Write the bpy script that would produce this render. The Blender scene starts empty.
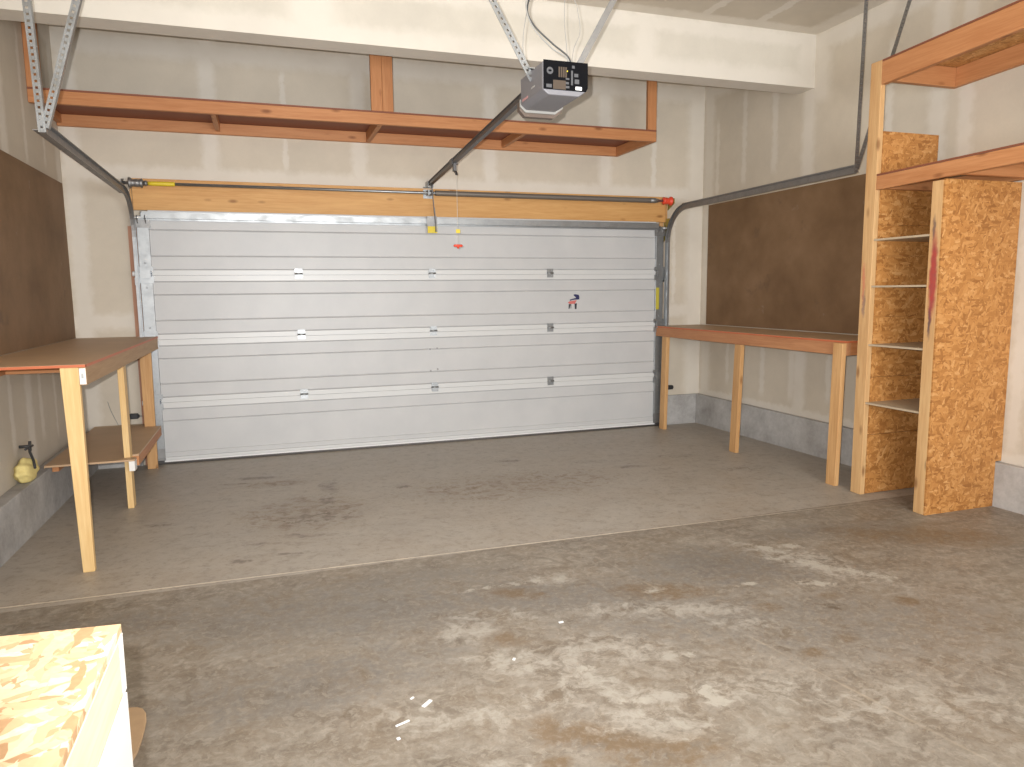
import bpy, bmesh, math, random
from mathutils import Vector, Matrix
random.seed(7)
C = bpy.context.scene.collection
SL = 0.0084                       # the slab falls towards the door
def fz(y): return -SL * y
XL, XR, ZC = -2.956, 2.939, 3.51
YB = -7.9

# ------------------------------------------------------------------ materials
class NT:
    def __init__(s, name):
        s.m = bpy.data.materials.new(name); s.m.use_nodes = True
        s.t = s.m.node_tree; s.n = s.t.nodes
        s.b = s.n['Principled BSDF']; s.obj = None
    def new(s, typ, **kw):
        n = s.n.new(typ)
        for k, v in kw.items(): setattr(n, k, v)
        return n
    def put(s, sock, v):
        if v is None: return
        if hasattr(v, 'is_output') or hasattr(v, 'links'): s.t.links.new(v, sock)
        else:
            if sock.type == 'RGBA' and len(v) == 3: v = (*v, 1)
            sock.default_value = v
    def coord(s):
        if s.obj is None: s.obj = s.new('ShaderNodeTexCoord').outputs['Object']
        return s.obj
    def map(s, v, loc=(0,0,0), rot=(0,0,0), sc=(1,1,1), typ='POINT'):
        n = s.new('ShaderNodeMapping', vector_type=typ); s.put(n.inputs[0], v)
        n.inputs[1].default_value = loc; n.inputs[2].default_value = rot; n.inputs[3].default_value = sc
        return n.outputs[0]
    def math(s, op, a, b=None, c=None, clamp=False):
        n = s.new('ShaderNodeMath', operation=op, use_clamp=clamp)
        for i, v in enumerate((a, b, c)): s.put(n.inputs[i], v)
        return n.outputs[0]
    def vmath(s, op, a, b=None):
        n = s.new('ShaderNodeVectorMath', operation=op); s.put(n.inputs[0], a); s.put(n.inputs[1], b)
        return n.outputs['Value'] if op in ('LENGTH', 'DOT_PRODUCT') else n.outputs[0]
    def noise(s, v, scale=5, detail=4, rough=.5, dist=0, col=False):
        n = s.new('ShaderNodeTexNoise'); s.put(n.inputs['Vector'], v)
        n.inputs['Scale'].default_value = scale; n.inputs['Detail'].default_value = detail
        n.inputs['Roughness'].default_value = rough; n.inputs['Distortion'].default_value = dist
        return n.outputs['Color' if col else 'Fac']
    def voro(s, v, scale=5, out='Color', feat='F1'):
        n = s.new('ShaderNodeTexVoronoi', feature=feat); s.put(n.inputs['Vector'], v)
        n.inputs['Scale'].default_value = scale
        return n.outputs[out]
    def rng(s, v, a, b, c=0, d=1):
        n = s.new('ShaderNodeMapRange', clamp=True); s.put(n.inputs[0], v)
        for i, x in enumerate((a, b, c, d)): n.inputs[i+1].default_value = x
        return n.outputs[0]
    def mix(s, f, a, b, blend='MIX'):
        n = s.new('ShaderNodeMix', data_type='RGBA', blend_type=blend)
        s.put(n.inputs[0], f); s.put(n.inputs[6], a); s.put(n.inputs[7], b)
        return n.outputs[2]
    def sep(s, v):
        n = s.new('ShaderNodeSeparateXYZ'); s.put(n.inputs[0], v); return n.outputs
    def ramp(s, f, stops):
        n = s.new('ShaderNodeValToRGB'); s.put(n.inputs[0], f); e = n.color_ramp.elements
        while len(e) < len(stops): e.new(.5)
        for i, (p, c) in enumerate(stops): e[i].position = p; e[i].color = (*c, 1)
        return n.outputs[0]
    def bump(s, h, strength=.3, dist=.01):
        n = s.new('ShaderNodeBump'); s.put(n.inputs['Height'], h)
        n.inputs['Strength'].default_value = strength; n.inputs['Distance'].default_value = dist
        s.put(s.b.inputs['Normal'], n.outputs[0])
    def out(s, col, rough=.6, metal=0., spec=None):
        s.put(s.b.inputs['Base Color'], col); s.put(s.b.inputs['Roughness'], rough)
        s.put(s.b.inputs['Metallic'], metal)
        if spec is not None: s.b.inputs['Specular IOR Level'].default_value = spec
        return s.m
    def rand(s):
        n = s.new('ShaderNodeObjectInfo'); return n.outputs['Random']

def shifted(t):
    r = t.rand(); n = t.new('ShaderNodeCombineXYZ')
    for i, k in enumerate((37., 53., 71.)): t.put(n.inputs[i], t.math('MULTIPLY', r, k))
    return t.vmath('ADD', t.coord(), n.outputs[0])

def plain(name, col, rough=.5, metal=0., var=.06, sc=20):
    t = NT(name); f = t.noise(shifted(t), sc, 3)
    a = tuple(max(0, c*(1-var)) for c in col); b = tuple(min(1, c*(1+var)) for c in col)
    return t.out(t.mix(f, a, b), rough, metal, spec=.1 if name == 'black_panel' else None)

def pine(name, axis, light, dark, knots=True, marks=None):
    t = NT(name); v = shifted(t)
    g = [1, 1, 1]; g['xyz'.index(axis)] = .06
    vv = t.map(v, sc=g)
    warp = t.noise(t.map(v, sc=[x*.6+.05 for x in g]), 6, 2)
    rings = t.noise(t.vmath('ADD', vv, t.map(v, sc=(0, 0, 0))), 42, 4, .6, .6)
    fine = t.noise(vv, 160, 2, .5)
    f = t.math('ADD', t.math('MULTIPLY', rings, .6), t.math('MULTIPLY', fine, .25))
    f = t.math('ADD', f, t.math('MULTIPLY', warp, .35))
    mid = tuple((a+b)/2 for a, b in zip(light, dark))
    col = t.ramp(f, [(.38, dark), (.56, mid), (.72, light)])
    # broad tone drift along the board
    drift = t.noise(t.map(v, sc=[x*.5+.02 for x in g]), 5, 2)
    col = t.mix(t.rng(drift, .4, .7, 0, .35), col, tuple(c*.82 for c in mid))
    if knots:
        g2 = [9, 9, 9]; g2['xyz'.index(axis)] = 3.4
        kd = t.voro(t.map(v, sc=g2), 1, 'Distance')
        col = t.mix(t.rng(kd, .06, .17, .75, 0), col, tuple(c*f_ for c, f_ in zip(dark, (.42, .34, .28))))
    if marks: col = marks(t, col)
    t.bump(rings, .08, .002)
    return t.out(col, .55, spec=.35)

def osb(name, plane, tint=(1, 1, 1)):
    """flakes lying in the sheet's plane, 'xz', 'yz' or 'xy'"""
    t = NT(name); v = shifted(t)
    normal = [a for a in 'xyz' if a not in plane][0]
    cols = []; ridge = None
    for i, ang in enumerate((.2, .75, -.5, 1.6)):
        rot = [0, 0, 0]; rot['xyz'.index(normal)] = ang
        w = t.vmath('ADD', v, t.vmath('SCALE', t.noise(v, 9, 2, col=True), None))
        w.node.inputs[1].default_value = (0, 0, 0)
        sc = [1, 1, 1]; sc['xyz'.index(plane[0])] = 15; sc['xyz'.index(plane[1])] = 62; sc['xyz'.index(normal)] = 6
        m = t.map(v, rot=rot); m = t.map(m, loc=(i*3.1, i*1.7, i*2.3), sc=sc)
        m2 = t.vmath('ADD', m, t.map(t.noise(v, 30, 2, col=True), sc=(1.1, 1.1, 1.1)))
        cols.append((t.sep(t.voro(m2, 1, 'Color'))[0], t.sep(t.voro(m2, 1, 'Color'))[1]))
    sel = [t.noise(t.map(v, loc=(5*i, 3*i, 7*i)), 17+3*i, 1, .4) for i in range(3)]
    f = cols[0][0]
    for i in range(3):
        k = t.math('GREATER_THAN', t.math('ADD', sel[i], t.math('MULTIPLY', cols[i+1][1], .22)), .62)
        f = t.mix(k, f, cols[i+1][0])
    fine = t.noise(v, 90, 3, .6)
    f = t.math('ADD', t.math('MULTIPLY', f, .82), t.math('MULTIPLY', fine, .2))
    st = [(.08, (.34, .155, .045)), (.32, (.47, .235, .075)), (.62, (.56, .295, .10)), (.86, (.65, .375, .15)), (1, (.76, .50, .25))]
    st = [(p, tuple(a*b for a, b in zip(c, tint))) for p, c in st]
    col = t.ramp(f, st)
    t.bump(f, .15, .003)
    return t.out(col, .5, spec=.4)

def spot(t, v, x, y, rx, ry, rot=0, soft=.5):
    m = t.map(v, loc=(x, y, 0), rot=(0, 0, rot), sc=(rx, ry, 1e4), typ='TEXTURE')
    return t.rng(t.vmath('LENGTH', m), 1-soft, 1+soft, 1, 0)

def line_dist(t, v, p, q):
    """distance in xy from the line p-q"""
    d = Vector((q[0]-p[0], q[1]-p[1])); d.normalize(); n = (-d.y, d.x)
    off = n[0]*p[0] + n[1]*p[1]
    dot = t.vmath('DOT_PRODUCT', v, (n[0], n[1], 0))
    return t.math('ABSOLUTE', t.math('SUBTRACT', dot, off))

# stains and worn skins of the slab: (x, y, rx, ry, amount, turn) in metres, grouped by kind
STAINS = {
 'grey': [(.62, -3.72, .42, .26, .9, -.33), (-.35, -3.72, .55, .2, .8, -.33), (.15, -4.15, .5, .22, .65, -.33), (.7, -4.4, .8, .3, .5, -.33),
          (-1.2, -3.6, .7, .3, .75, -.2), (-1.35, -4.15, .5, .2, .7, .1), (-.9, -3.3, .5, .12, .6, -.1), (1.6, -3.45, .5, .12, .55, -.1), (-2.2, -3.4, .5, .15, .6, 0)],
 'brown': [(2.0, -3.72, .5, .16, .8, -.5), (.21, -3.88, .22, .09, .9, -.33), (-.44, -3.66, .13, .06, .95, -.6), (-.62, -4.08, .1, .06, .8, -.33), (-.69, -4.72, .07, .08, .9, 0),
           (-.4, -4.95, .2, .1, .75, 0), (.66, -4.55, .06, .04, .7, 0), (.45, -4.6, .06, .04, .7, 0), (.55, -4.2, .07, .05, .7, 0), (.9, -4.2, .07, .04, .6, 0), (-.55, -4.80, .2, .07, 1., -.5),
           (1.18, -4.36, .06, .042, 1.2, -.4), (-.74, -4.88, .05, .035, 1.1, 0), (-.5, -4.86, .12, .04, 1., -.3), (-1.3, -1.95, .4, .4, .6, 0), (-1.45, -1.1, .25, .1, .6, 0), (.2, -1.8, .9, .4, .5, 0)],
 'pale': [(1.10, -3.80, .40, .13, .95, -1.15), (-.77, -3.96, .12, .10, 1., -.33), (-.72, -4.22, .16, .04, 1., -.33), (-.57, -4.30, .22, .10, .95, -.33), (-.45, -4.49, .12, .07, 1., -.33),
          (-.32, -4.64, .14, .05, 1.1, -.33), (-.36, -4.80, .2, .09, .95, -.33), (-.46, -4.24, .14, .05, .9, -.33), (-.25, -4.30, .22, .14, .72, -.33), (.22, -4.10, .3, .08, .9, -.33),
          (-.1, -4.0, .28, .1, .7, -.33), (-.075, -4.42, .06, .04, 1.1, 0), (-.62, -4.55, .2, .06, .7, -.33), (.35, -4.30, .2, .07, .7, -.33), (-.9, -4.9, .25, .09, .6, -.33),
          (-.95, -4.55, .3, .1, .6, -.33), (.1, -4.75, .3, .1, .62, -.33), (-.24, -3.56, .16, .07, .9, -.33), (.5, -5.0, .5, .15, .55, -.33), (-.6, -3.85, .35, .08, .6, -.33)],
 'white': [(1.05, -3.62, .17, .035, 1., -1.3), (1.12, -3.86, .22, .06, 1., -1.1), (1.25, -4.03, .2, .04, 1.1, -.95), (1.2, -3.6, .09, .05, 1., -.33), (.93, -4.05, .13, .04, 1., -.5), (1.0, -3.75, .1, .05, .9, -.8),
           (-.47, -3.56, .28, .035, .9, -.05), (-.085, -4.72, .05, .08, 1.25, 0), (.18, -3.85, .07, .05, 1., 0), (.62, -3.95, .1, .025, 1., 0), (-.42, -4.40, .06, .03, .9, 0), (-.35, -4.66, .08, .03, .9, 0), (.0, -4.45, .05, .03, .9, 0)],
 'oil': [(-1.60, -.86, .20, .05, 1.1, -.2), (-1.75, -1.0, .16, .04, .8, -.2), (-1.1, -1.35, .08, .22, .8, 0), (-1.14, -1.75, .05, .16, .8, 0), (-1.25, -2.1, .25, .14, .65, -.2), (-1.34, -2.43, .2, .05, .8, -.2),
         (-1.56, -2.5, .12, .03, .8, -.2), (-1.68, -2.75, .06, .03, 1., -.2), (-1.45, -2.72, .35, .02, .7, -.2), (-2.17, -1.9, .13, .035, .7, -.2), (.4, -1.03, .12, .05, .9, -.2), (1.27, -1.6, .16, .05, .9, -.2),
         (1.0, -1.3, .2, .08, .6, -.2), (1.8, -1.4, .25, .08, .6, -.2), (-.6, -1.5, .1, .08, .6, -.2), (2.1, -2.0, .3, .1, .6, -.2), (.82, -5.02, .055, .03, 1., -.8), (.55, -3.72, .14, .1, .55, 0)],
 'wear': [(.15, -4.75, 1.75, .95, 1., -.33)]}
def stain_masks(pts):
    import numpy as np
    P = np.array(pts); X = P[:, 0]; Y = P[:, 1]; out = {}
    for k, L in STAINS.items():
        m = np.zeros(len(P))
        for x, y, rx, ry, amt, rot in L:
            c, s_ = math.cos(rot), math.sin(rot); dx, dy = X-x, Y-y
            r = np.hypot((dx*c + dy*s_)/rx, (-dx*s_ + dy*c)/ry)
            q = np.clip((1.75-r)/1.5, 0, 1); m = np.maximum(m, amt*q*q*(3-2*q))
        out[k] = m
    return out
def concrete_floor():
    t = NT('stained_concrete'); v = t.coord()
    v2 = t.map(v, sc=(1, 1, 0))
    def attr(n):
        q = t.new('ShaderNodeAttribute'); q.attribute_name = n; return t.sep(q.outputs['Vector'])
    A = attr('stains_a'); B = attr('stains_b')
    warp = t.vmath('ADD', v2, t.map(t.vmath('SUBTRACT', t.noise(v2, 6, 4, .65, col=True), (.5, .5, .5)), sc=(.16, .16, 0)))
    mid = t.noise(warp, 3.2, 7, .68); mot = t.noise(warp, 8, 8, .74)
    edge = t.noise(warp, 15, 7, .7)
    streak = t.noise(t.map(warp, rot=(0, 0, .33), sc=(.7, 2.4, 1)), 4, 6, .7)
    hue = t.noise(v2, 2.3, 5, .65)
    sx, sy, sz = t.sep(v)
    near = t.math('LESS_THAN', sy, -3.05)
    far_c = t.ramp(t.math('ADD', t.math('MULTIPLY', mid, .6), t.math('MULTIPLY', mot, .4)), [(.33, (.31, .26, .208)), (.5, (.39, .345, .292)), (.68, (.455, .413, .36))])
    nf = t.math('ADD', t.math('ADD', t.math('MULTIPLY', mid, .35), t.math('MULTIPLY', streak, .3)), t.math('MULTIPLY', mot, .35))
    near_c = t.ramp(nf, [(.37, (.125, .098, .072)), (.46, (.20, .166, .129)), (.55, (.265, .226, .18)), (.66, (.38, .34, .285))])
    col = t.mix(near, far_c, near_c)
    col = t.mix(t.math('MULTIPLY', t.rng(hue, .43, .62, 0, .5), t.math('ADD', .55, t.math('MULTIPLY', near, .45))), col, t.mix(near, (.36, .285, .21), (.22, .165, .11)))
    col = t.mix(t.math('MULTIPLY', B[2], t.rng(mot, .42, .6, .0, .55)), col, (.31, .278, .235))
    col = t.mix(t.rng(edge, .50, .56, 0, .16), col, (.46, .42, .36)); col = t.mix(t.rng(edge, .40, .46, .22, 0), col, (.12, .096, .072))
    col = t.mix(t.math('MULTIPLY', t.rng(t.noise(warp, 26, 5, .7), .53, .58, 0, .3), near), col, (.42, .38, .32))
    e = t.math('MULTIPLY', t.math('SUBTRACT', t.math('ADD', t.math('MULTIPLY', edge, .6), t.math('MULTIPLY', mot, .4)), .5), 5.5)
    def lay(mask, c, amt, lo=.35, hi=.65):
        nonlocal col
        col = t.mix(t.math('MULTIPLY', t.rng(t.math('ADD', mask, t.math('MULTIPLY', e, t.rng(mask, 0, .4))), lo, hi, 0, amt), t.rng(mask, .0, .2)), col, c)
    lay(A[0], (.155, .142, .128), .72, .1, 1.1)      # grey
    lay(A[1], (.175, .115, .062), .8, .25, .95)      # brown
    lay(A[2], (.41, .375, .32), .8, .45, 1.15)        # pale
    lay(B[0], (.42, .385, .325), .9, .65, 1.15)         # white
    lay(B[1], (.15, .12, .095), .75, .45, 1.1)         # oil
    fin = t.noise(v2, 38, 5, .75)
    col = t.mix(t.rng(fin, .5, .72, .0, .3), col, (.40, .37, .32)); col = t.mix(t.rng(fin, .28, .46, .4, 0), col, (.12, .10, .082))
    cr = t.noise(v2, 70, 2, .5)
    col = t.mix(t.math('MULTIPLY', t.rng(cr, .75, .79, 0, .7), B[2]), col, (.6, .56, .5))
    jn = t.noise(v2, 22, 3, .7)
    d1 = line_dist(t, v, (-2.95, -2.985), (0, -3.04)); d2 = line_dist(t, v, (0, -3.04), (2.93, -3.10))
    d = t.mix(t.math('GREATER_THAN', sx, 0), d1, d2)
    wob = t.math('ADD', d, t.math('MULTIPLY', t.math('SUBTRACT', jn, .5), .02))
    col = t.mix(t.rng(wob, .012, .02, .4, 0), col, (.17, .145, .118))
    pal = t.math('MULTIPLY', t.rng(sx, .3, 2.2, 1, .2), t.rng(hue, .35, .6, .6, 1))
    col = t.mix(t.math('MULTIPLY', t.rng(wob, .006, .011, .95, 0), pal), col, (.66, .58, .47))
    wc = t.math('ADD', line_dist(t, v, (.06, -3.06), (.47, -5.3)), t.math('MULTIPLY', t.math('SUBTRACT', mot, .5), .03))
    fade = t.math('MULTIPLY', t.rng(wc, .002, .008, .45, 0), near)
    col = t.mix(t.math('MULTIPLY', fade, t.rng(hue, .42, .55, .1, .8)), col, (.44, .37, .28))
    t.bump(t.math('ADD', t.math('MULTIPLY', mot, .5), t.math('MULTIPLY', fin, .5)), .2, .006)
    return t.out(col, t.rng(mid, .3, .7, .38, .6), spec=.45)

def concrete(name):
    t = NT(name); v = t.coord()
    a = t.noise(v, 3.5, 5, .6); b = t.noise(v, 30, 4, .7)
    f = t.math('ADD', t.math('MULTIPLY', a, .7), t.math('MULTIPLY', b, .3))
    col = t.ramp(f, [(.32, (.29, .275, .26)), (.5, (.41, .395, .38)), (.68, (.53, .52, .5))])
    t.bump(b, .25, .006)
    return t.out(col, .8)

BASE = (.61, .54, .44); MUD = (.73, .68, .605)
def drywall(name, horiz, verts=(), hors=(), short=(), dabs=True, base=BASE, studs=None, corners=()):
    """unpainted board with taped joints; horiz = axis letter running along the wall, (pos, width) lists"""
    t = NT(name); v = t.coord(); s = t.sep(v)
    a = s['xyz'.index(horiz)]; z = s[1] if horiz == 'x_ceiling' else s[2]
    n1 = t.noise(v, 2.2, 4, .6); n2 = t.noise(v, 14, 4, .6); n3 = t.noise(v, 60, 3, .6)
    col = t.mix(t.rng(n1, .35, .65, 0, 1), tuple(c*.94 for c in base), tuple(min(1, c*1.05) for c in base))
    col = t.mix(t.math('MULTIPLY', t.rng(n3, .3, .7), .12), col, tuple(c*.8 for c in base))
    wob = t.math('MULTIPLY', t.math('SUBTRACT', n2, .5), .09)
    def band(coord, p, w, amt=.7):
        d = t.math('ADD', t.math('ABSOLUTE', t.math('SUBTRACT', coord, p)), wob)
        return t.math('MULTIPLY', t.rng(d, w*.3, w*.75, 1, 0), t.rng(n1, .25, .6, amt*.7, amt))
    masks = [band(a, p, w) for p, w in verts] + [band(z, p, w) for p, w in hors]
    for p, w, z0, z1 in short:        # screw rows: (pos, width, z from, z to)
        m = band(a, p, w, .62)
        m = t.math('MULTIPLY', m, t.math('MULTIPLY', t.rng(z, z0-.05, z0+.03), t.rng(z, z1-.03, z1+.05, 1, 0)))
        masks.append(m)
    m = masks[0]
    for k in masks[1:]: m = t.math('MAXIMUM', m, k)
    col = t.mix(m, col, MUD)
    t.bump(t.math('ADD', t.math('MULTIPLY', m, .5), t.math('MULTIPLY', n3, .15)), .15, .004)
    return t.out(col, .85, spec=.2)

def ceiling_board():
    t = NT('ceiling_drywall'); v = t.coord(); x, y, z = t.sep(v)
    n1 = t.noise(v, 2.2, 4, .6); n2 = t.noise(v, 14, 4, .6); n3 = t.noise(v, 60, 3, .6)
    base = tuple(c*.92 for c in BASE)
    col = t.mix(t.rng(n1, .35, .65), tuple(c*.93 for c in base), tuple(c*1.04 for c in base))
    wob = t.math('MULTIPLY', t.math('SUBTRACT', n2, .5), .09)
    ms = []
    for p, w, c in ((2.29, .07, x), (1.8, .07, x), (.6, .1, x), (-.6, .1, x), (-1.8, .1, x), (2.9, .22, x), (-2.9, .2, x), (-1.62, .2, y), (-4.1, .16, y)):
        d = t.math('ADD', t.math('ABSOLUTE', t.math('SUBTRACT', c, p)), wob)
        ms.append(t.math('MULTIPLY', t.rng(d, w*.45, w*.65, 1, 0), t.rng(n1, .25, .6, .4, .7)))
    m = ms[0]
    for k in ms[1:]: m = t.math('MAXIMUM', m, k)
    return t.out(t.mix(m, col, MUD), .85, spec=.2)

def hardboard(name):
    t = NT(name); v = t.coord()
    a = t.noise(v, 2.2, 5, .6); b = t.noise(v, 260, 2, .5)
    col = t.ramp(a, [(.3, (.165, .094, .046)), (.5, (.22, .13, .066)), (.72, (.275, .168, .092))])
    col = t.mix(t.math('MULTIPLY', b, .3), col, (.10, .055, .03))
    st = t.noise(t.map(v, sc=(1, 1, 1)), 3.3, 4, .7)
    col = t.mix(t.rng(st, .62, .74, 0, .5), col, (.09, .058, .042))
    s2 = t.noise(t.map(v, loc=(4, 4, 4)), 6, 3, .6)
    col = t.mix(t.rng(s2, .70, .76, 0, .4), col, (.34, .27, .22))
    return t.out(col, .6, spec=.25)

def galv(name, col=(.34, .35, .355), rough=.42):
    t = NT(name); v = shifted(t); c = t.voro(v, 55, 'Color'); f = t.sep(c)[0]; n = t.noise(v, 12, 3)
    k = t.mix(f, tuple(x*.96 for x in col), tuple(min(1, x*1.04) for x in col))
    k = t.mix(t.rng(n, .5, .7, 0, .2), k, tuple(x*.75 for x in col))
    return t.out(k, t.rng(n, .3, .7, rough-.06, rough+.1), .85)

def door_paint():
    t = NT('white_door_steel'); v = t.coord()
    n = t.noise(v, 3, 4, .6); g = t.noise(t.map(v, sc=(1, 1, 4)), 20, 4, .7); k = t.noise(v, 350, 1)
    col = t.mix(t.rng(n, .35, .65), (.515, .515, .515), (.552, .549, .545))
    col = t.mix(t.rng(g, .62, .8, 0, .25), col, (.45, .42, .39))
    t.bump(k, .05, .001)
    return t.out(col, .42, spec=.4)

M = {}
def pn(key, axis, light, dark, **k): M[key] = pine('pine_'+key, axis, light, dark, **k)
for ax in 'xyz':
    pn('frame_'+ax, ax, (.545, .25, .105), (.395, .15, .053))           # old orange fir of the shelf frames
    pn('stud_'+ax, ax, (.77, .55, .27), (.61, .37, .14))               # pale yellow studs
    pn('post_'+ax, ax, (.64, .38, .17), (.45, .225, .08))
pn('header', 'x', (.68, .39, .15), (.52, .25, .075))
pn('apron', 'y', (.5, .24, .11), (.36, .14, .06), knots=False)
pn('apron_dull', 'y', (.46, .29, .15), (.33, .19, .09), knots=False)
def red_streak(t, col):
    v = t.coord()
    w = t.vmath('ADD', v, t.map(t.vmath('SUBTRACT', t.noise(v, 18, 4, .6, col=True), (.5, .5, .5)), sc=(0, .03, .05)))
    m = t.map(w, loc=(0, -3.392, 1.50), sc=(1e4, .028, .26), typ='TEXTURE')
    k = t.rng(t.vmath('LENGTH', m), .6, 1.15, .92, 0)
    m3 = t.map(w, loc=(0, -3.385, 1.24), sc=(1e4, .012, .12), typ='TEXTURE')
    col = t.mix(t.rng(t.vmath('LENGTH', m3), .5, 1.2, .85, 0), col, (.06, .04, .06))
    m4 = t.map(w, loc=(0, -3.38, 1.78), sc=(1e4, .012, .08), typ='TEXTURE')
    col = t.mix(t.rng(t.vmath('LENGTH', m4), .5, 1.2, .7, 0), col, (.07, .05, .07))
    return t.mix(k, col, t.mix(t.noise(v, 25, 2), (.50, .035, .03), (.22, .05, .06)))
def faint_streak(t, col):
    v = t.coord()
    w = t.vmath('ADD', v, t.map(t.vmath('SUBTRACT', t.noise(v, 18, 4, .6, col=True), (.5, .5, .5)), sc=(0, .05, .1)))
    m = t.map(w, loc=(0, -2.86, 1.47), sc=(1e4, .012, .14), typ='TEXTURE')
    col = t.mix(t.rng(t.vmath('LENGTH', m), .5, 1.2, .6, 0), col, (.55, .16, .1))
    m = t.map(w, loc=(0, -2.87, 1.33), sc=(1e4, .014, .09), typ='TEXTURE')
    return t.mix(t.rng(t.vmath('LENGTH', m), .5, 1.2, .6, 0), col, (.16, .11, .12))
pn('post_red', 'z', (.66, .42, .20), (.48, .25, .10), marks=red_streak)
pn('post_faint', 'z', (.66, .42, .20), (.48, .25, .10), marks=faint_streak)
M['osb_xz'] = osb('osb_upright', 'zx', (.86, .74, .62)); M['osb_xy'] = osb('osb_flat', 'xy', (.92, .9, .9))
M['osb_flash_lit'] = osb('osb_flash_lit_top', 'xy', (1.2, 1.55, 2.7))  # flash overexposure of the box top is put into this pale tint
M['drywall_front'] = drywall('drywall_front', 'x', verts=[(-1.85, .12), (-.62, .12), (.6, .12), (1.8, .13), (2.86, .2), (-2.88, .12), (2.35, .05)],
                             hors=[(2.42, .12), (3.42, .15), (1.22, .12)], short=[(2.6, .04, 1.3, 2.2), (-1.25, .04, 2.5, 3.3)])
M['drywall_right'] = drywall('drywall_right', 'y', verts=[(-.1, .16), (-1.55, .14), (-2.8, .13), (-4.1, .13), (-5.3, .13)],
                             hors=[(3.44, .15), (.34, .07)],
                             short=[(-1.66, .22, 2.98, 3.5), (-.25, .05, 2.4, 3.1), (-.68, .06, 2.45, 3.3), (-1.12, .07, 2.5, 3.25), (-2.39, .06, 2.3, 3.2),
                                    (-.5, .05, .5, .95), (-1.05, .06, .45, .98), (-1.45, .07, .45, .98), (-1.9, .05, .5, .9), (-3.02, .1, 2.2, 3.3), (-3.5, .08, .4, 1.9)])
M['drywall_left'] = drywall('drywall_left', 'y', verts=[(-.08, .12), (-1.35, .12), (-2.6, .13), (-3.9, .13), (-5.2, .13)],
                            hors=[(3.42, .15)],
                            short=[(-.45, .05, 2.4, 3.2), (-.9, .05, 2.35, 3.2), (-.75, .05, .45, 1.05), (-1.1, .06, .5, 1.05), (-1.7, .06, .5, 1.05), (-2.0, .05, .5, 1.05)],
                            base=tuple(c*.93 for c in BASE))
M['drywall_back'] = drywall('drywall_back', 'x', verts=[(-1.2, .13), (1.2, .13)], hors=[(1.22, .13)])
M['drywall_beam'] = drywall('drywall_beam', 'x', verts=[(-1.1, .3), (1.35, .18), (2.86, .17)], hors=[(3.13, .14), (3.45, .1)], base=(.63, .585, .505))
M['ceiling'] = ceiling_board(); M['floor'] = concrete_floor(); M['curb'] = concrete('curb_concrete')
M['hardboard'] = hardboard('brown_hardboard')
M['benchtop'] = plain('brown_bench_surface', (.50, .335, .20), .5, 0, .12, 6)
M['red_edge'] = plain('red_brown_edge', (.50, .13, .05), .5)
M['dark_edge'] = plain('dark_red_edge', (.22, .07, .035), .6)
M['door'] = door_paint(); M['door_band'] = plain('lighter_band_white', (.62, .622, .615), .38, 0, .03, 5); M['galv'] = galv('galvanised_steel'); M['galv_dull'] = galv('dull_galvanised_steel', (.29, .285, .28), .5)
M['rail'] = plain('dark_rail_steel', (.11, .105, .105), .4, .6)
M['spring'] = plain('oiled_spring_steel', (.20, .175, .15), .5, .4)
M['red_paint'] = plain('red_orange_paint', (.75, .07, .03), .5); M['yellow'] = plain('yellow_paint', (.72, .55, .03), .5)
M['yellow_dull'] = plain('dull_yellow_sticker', (.50, .42, .05), .5); M['olive'] = plain('olive_yellow_zinc', (.45, .38, .10), .45, .4)
M['opener_grey'] = plain('grey_opener_plastic', (.19, .185, .20), .5); M['opener_black'] = plain('black_panel', (.004, .004, .005), .8)
M['brown_cover'] = plain('brown_grey_plastic', (.12, .085, .065), .5); M['print_grey'] = plain('dim_grey_print', (.075, .075, .08), .6)
M['lens'] = plain('grey_lens_trim', (.27, .26, .24), .5)
M['white'] = plain('white_plastic', (.8, .8, .79), .5); M['lightgrey'] = plain('light_grey_print', (.42, .42, .41), .6)
M['brown_print'] = plain('brown_label', (.06, .04, .025), .6); M['pink'] = plain('faded_pink_label', (.50, .27, .28), .6)
M['black_plastic'] = plain('black_plastic', (.02, .02, .022), .45)
M['seal'] = plain('grey_rubber_seal', (.16, .15, .145), .7); M['wire_grey'] = plain('grey_wire', (.30, .29, .27), .5); M['wire_dark'] = plain('dark_cable', (.05, .05, .05), .5)
M['foam'] = plain('yellow_foam', (.75, .62, .25), .8, 0, .18, 40)
M['navy'] = plain('navy_ink', (.02, .02, .09), .5); M['ink_red'] = plain('red_ink', (.62, .16, .14), .5); M['ink_black'] = plain('black_ink', (.03, .03, .04), .5)
M['pale_rail'] = pine('pale_rail', 'y', (.86, .74, .52), (.75, .52, .32), knots=False)
M['ply'] = plain('pale_plywood', (.47, .37, .255), .6, 0, .1, 12)
M['card'] = plain('tan_card', (.50, .34, .20), .8, 0, .1, 30)
M['white_board'] = plain('white_painted_board', (.78, .76, .72), .5, 0, .03, 8)
M['cord_white'] = plain('white_string', (.62, .6, .55), .8); M['red_jamb'] = pine('reddish_jamb', 'z', (.5, .27, .17), (.36, .15, .09), knots=False)
def bulb_mat():
    t = NT('added_lit_bulb'); t.b.inputs['Emission Color'].default_value = (1, .86, .68, 1); t.b.inputs['Emission Strength'].default_value = 8  # glow of the unseen bulbs added for fill
    return t.out((.9, .88, .82), .3)
M['bulb'] = bulb_mat()

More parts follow.
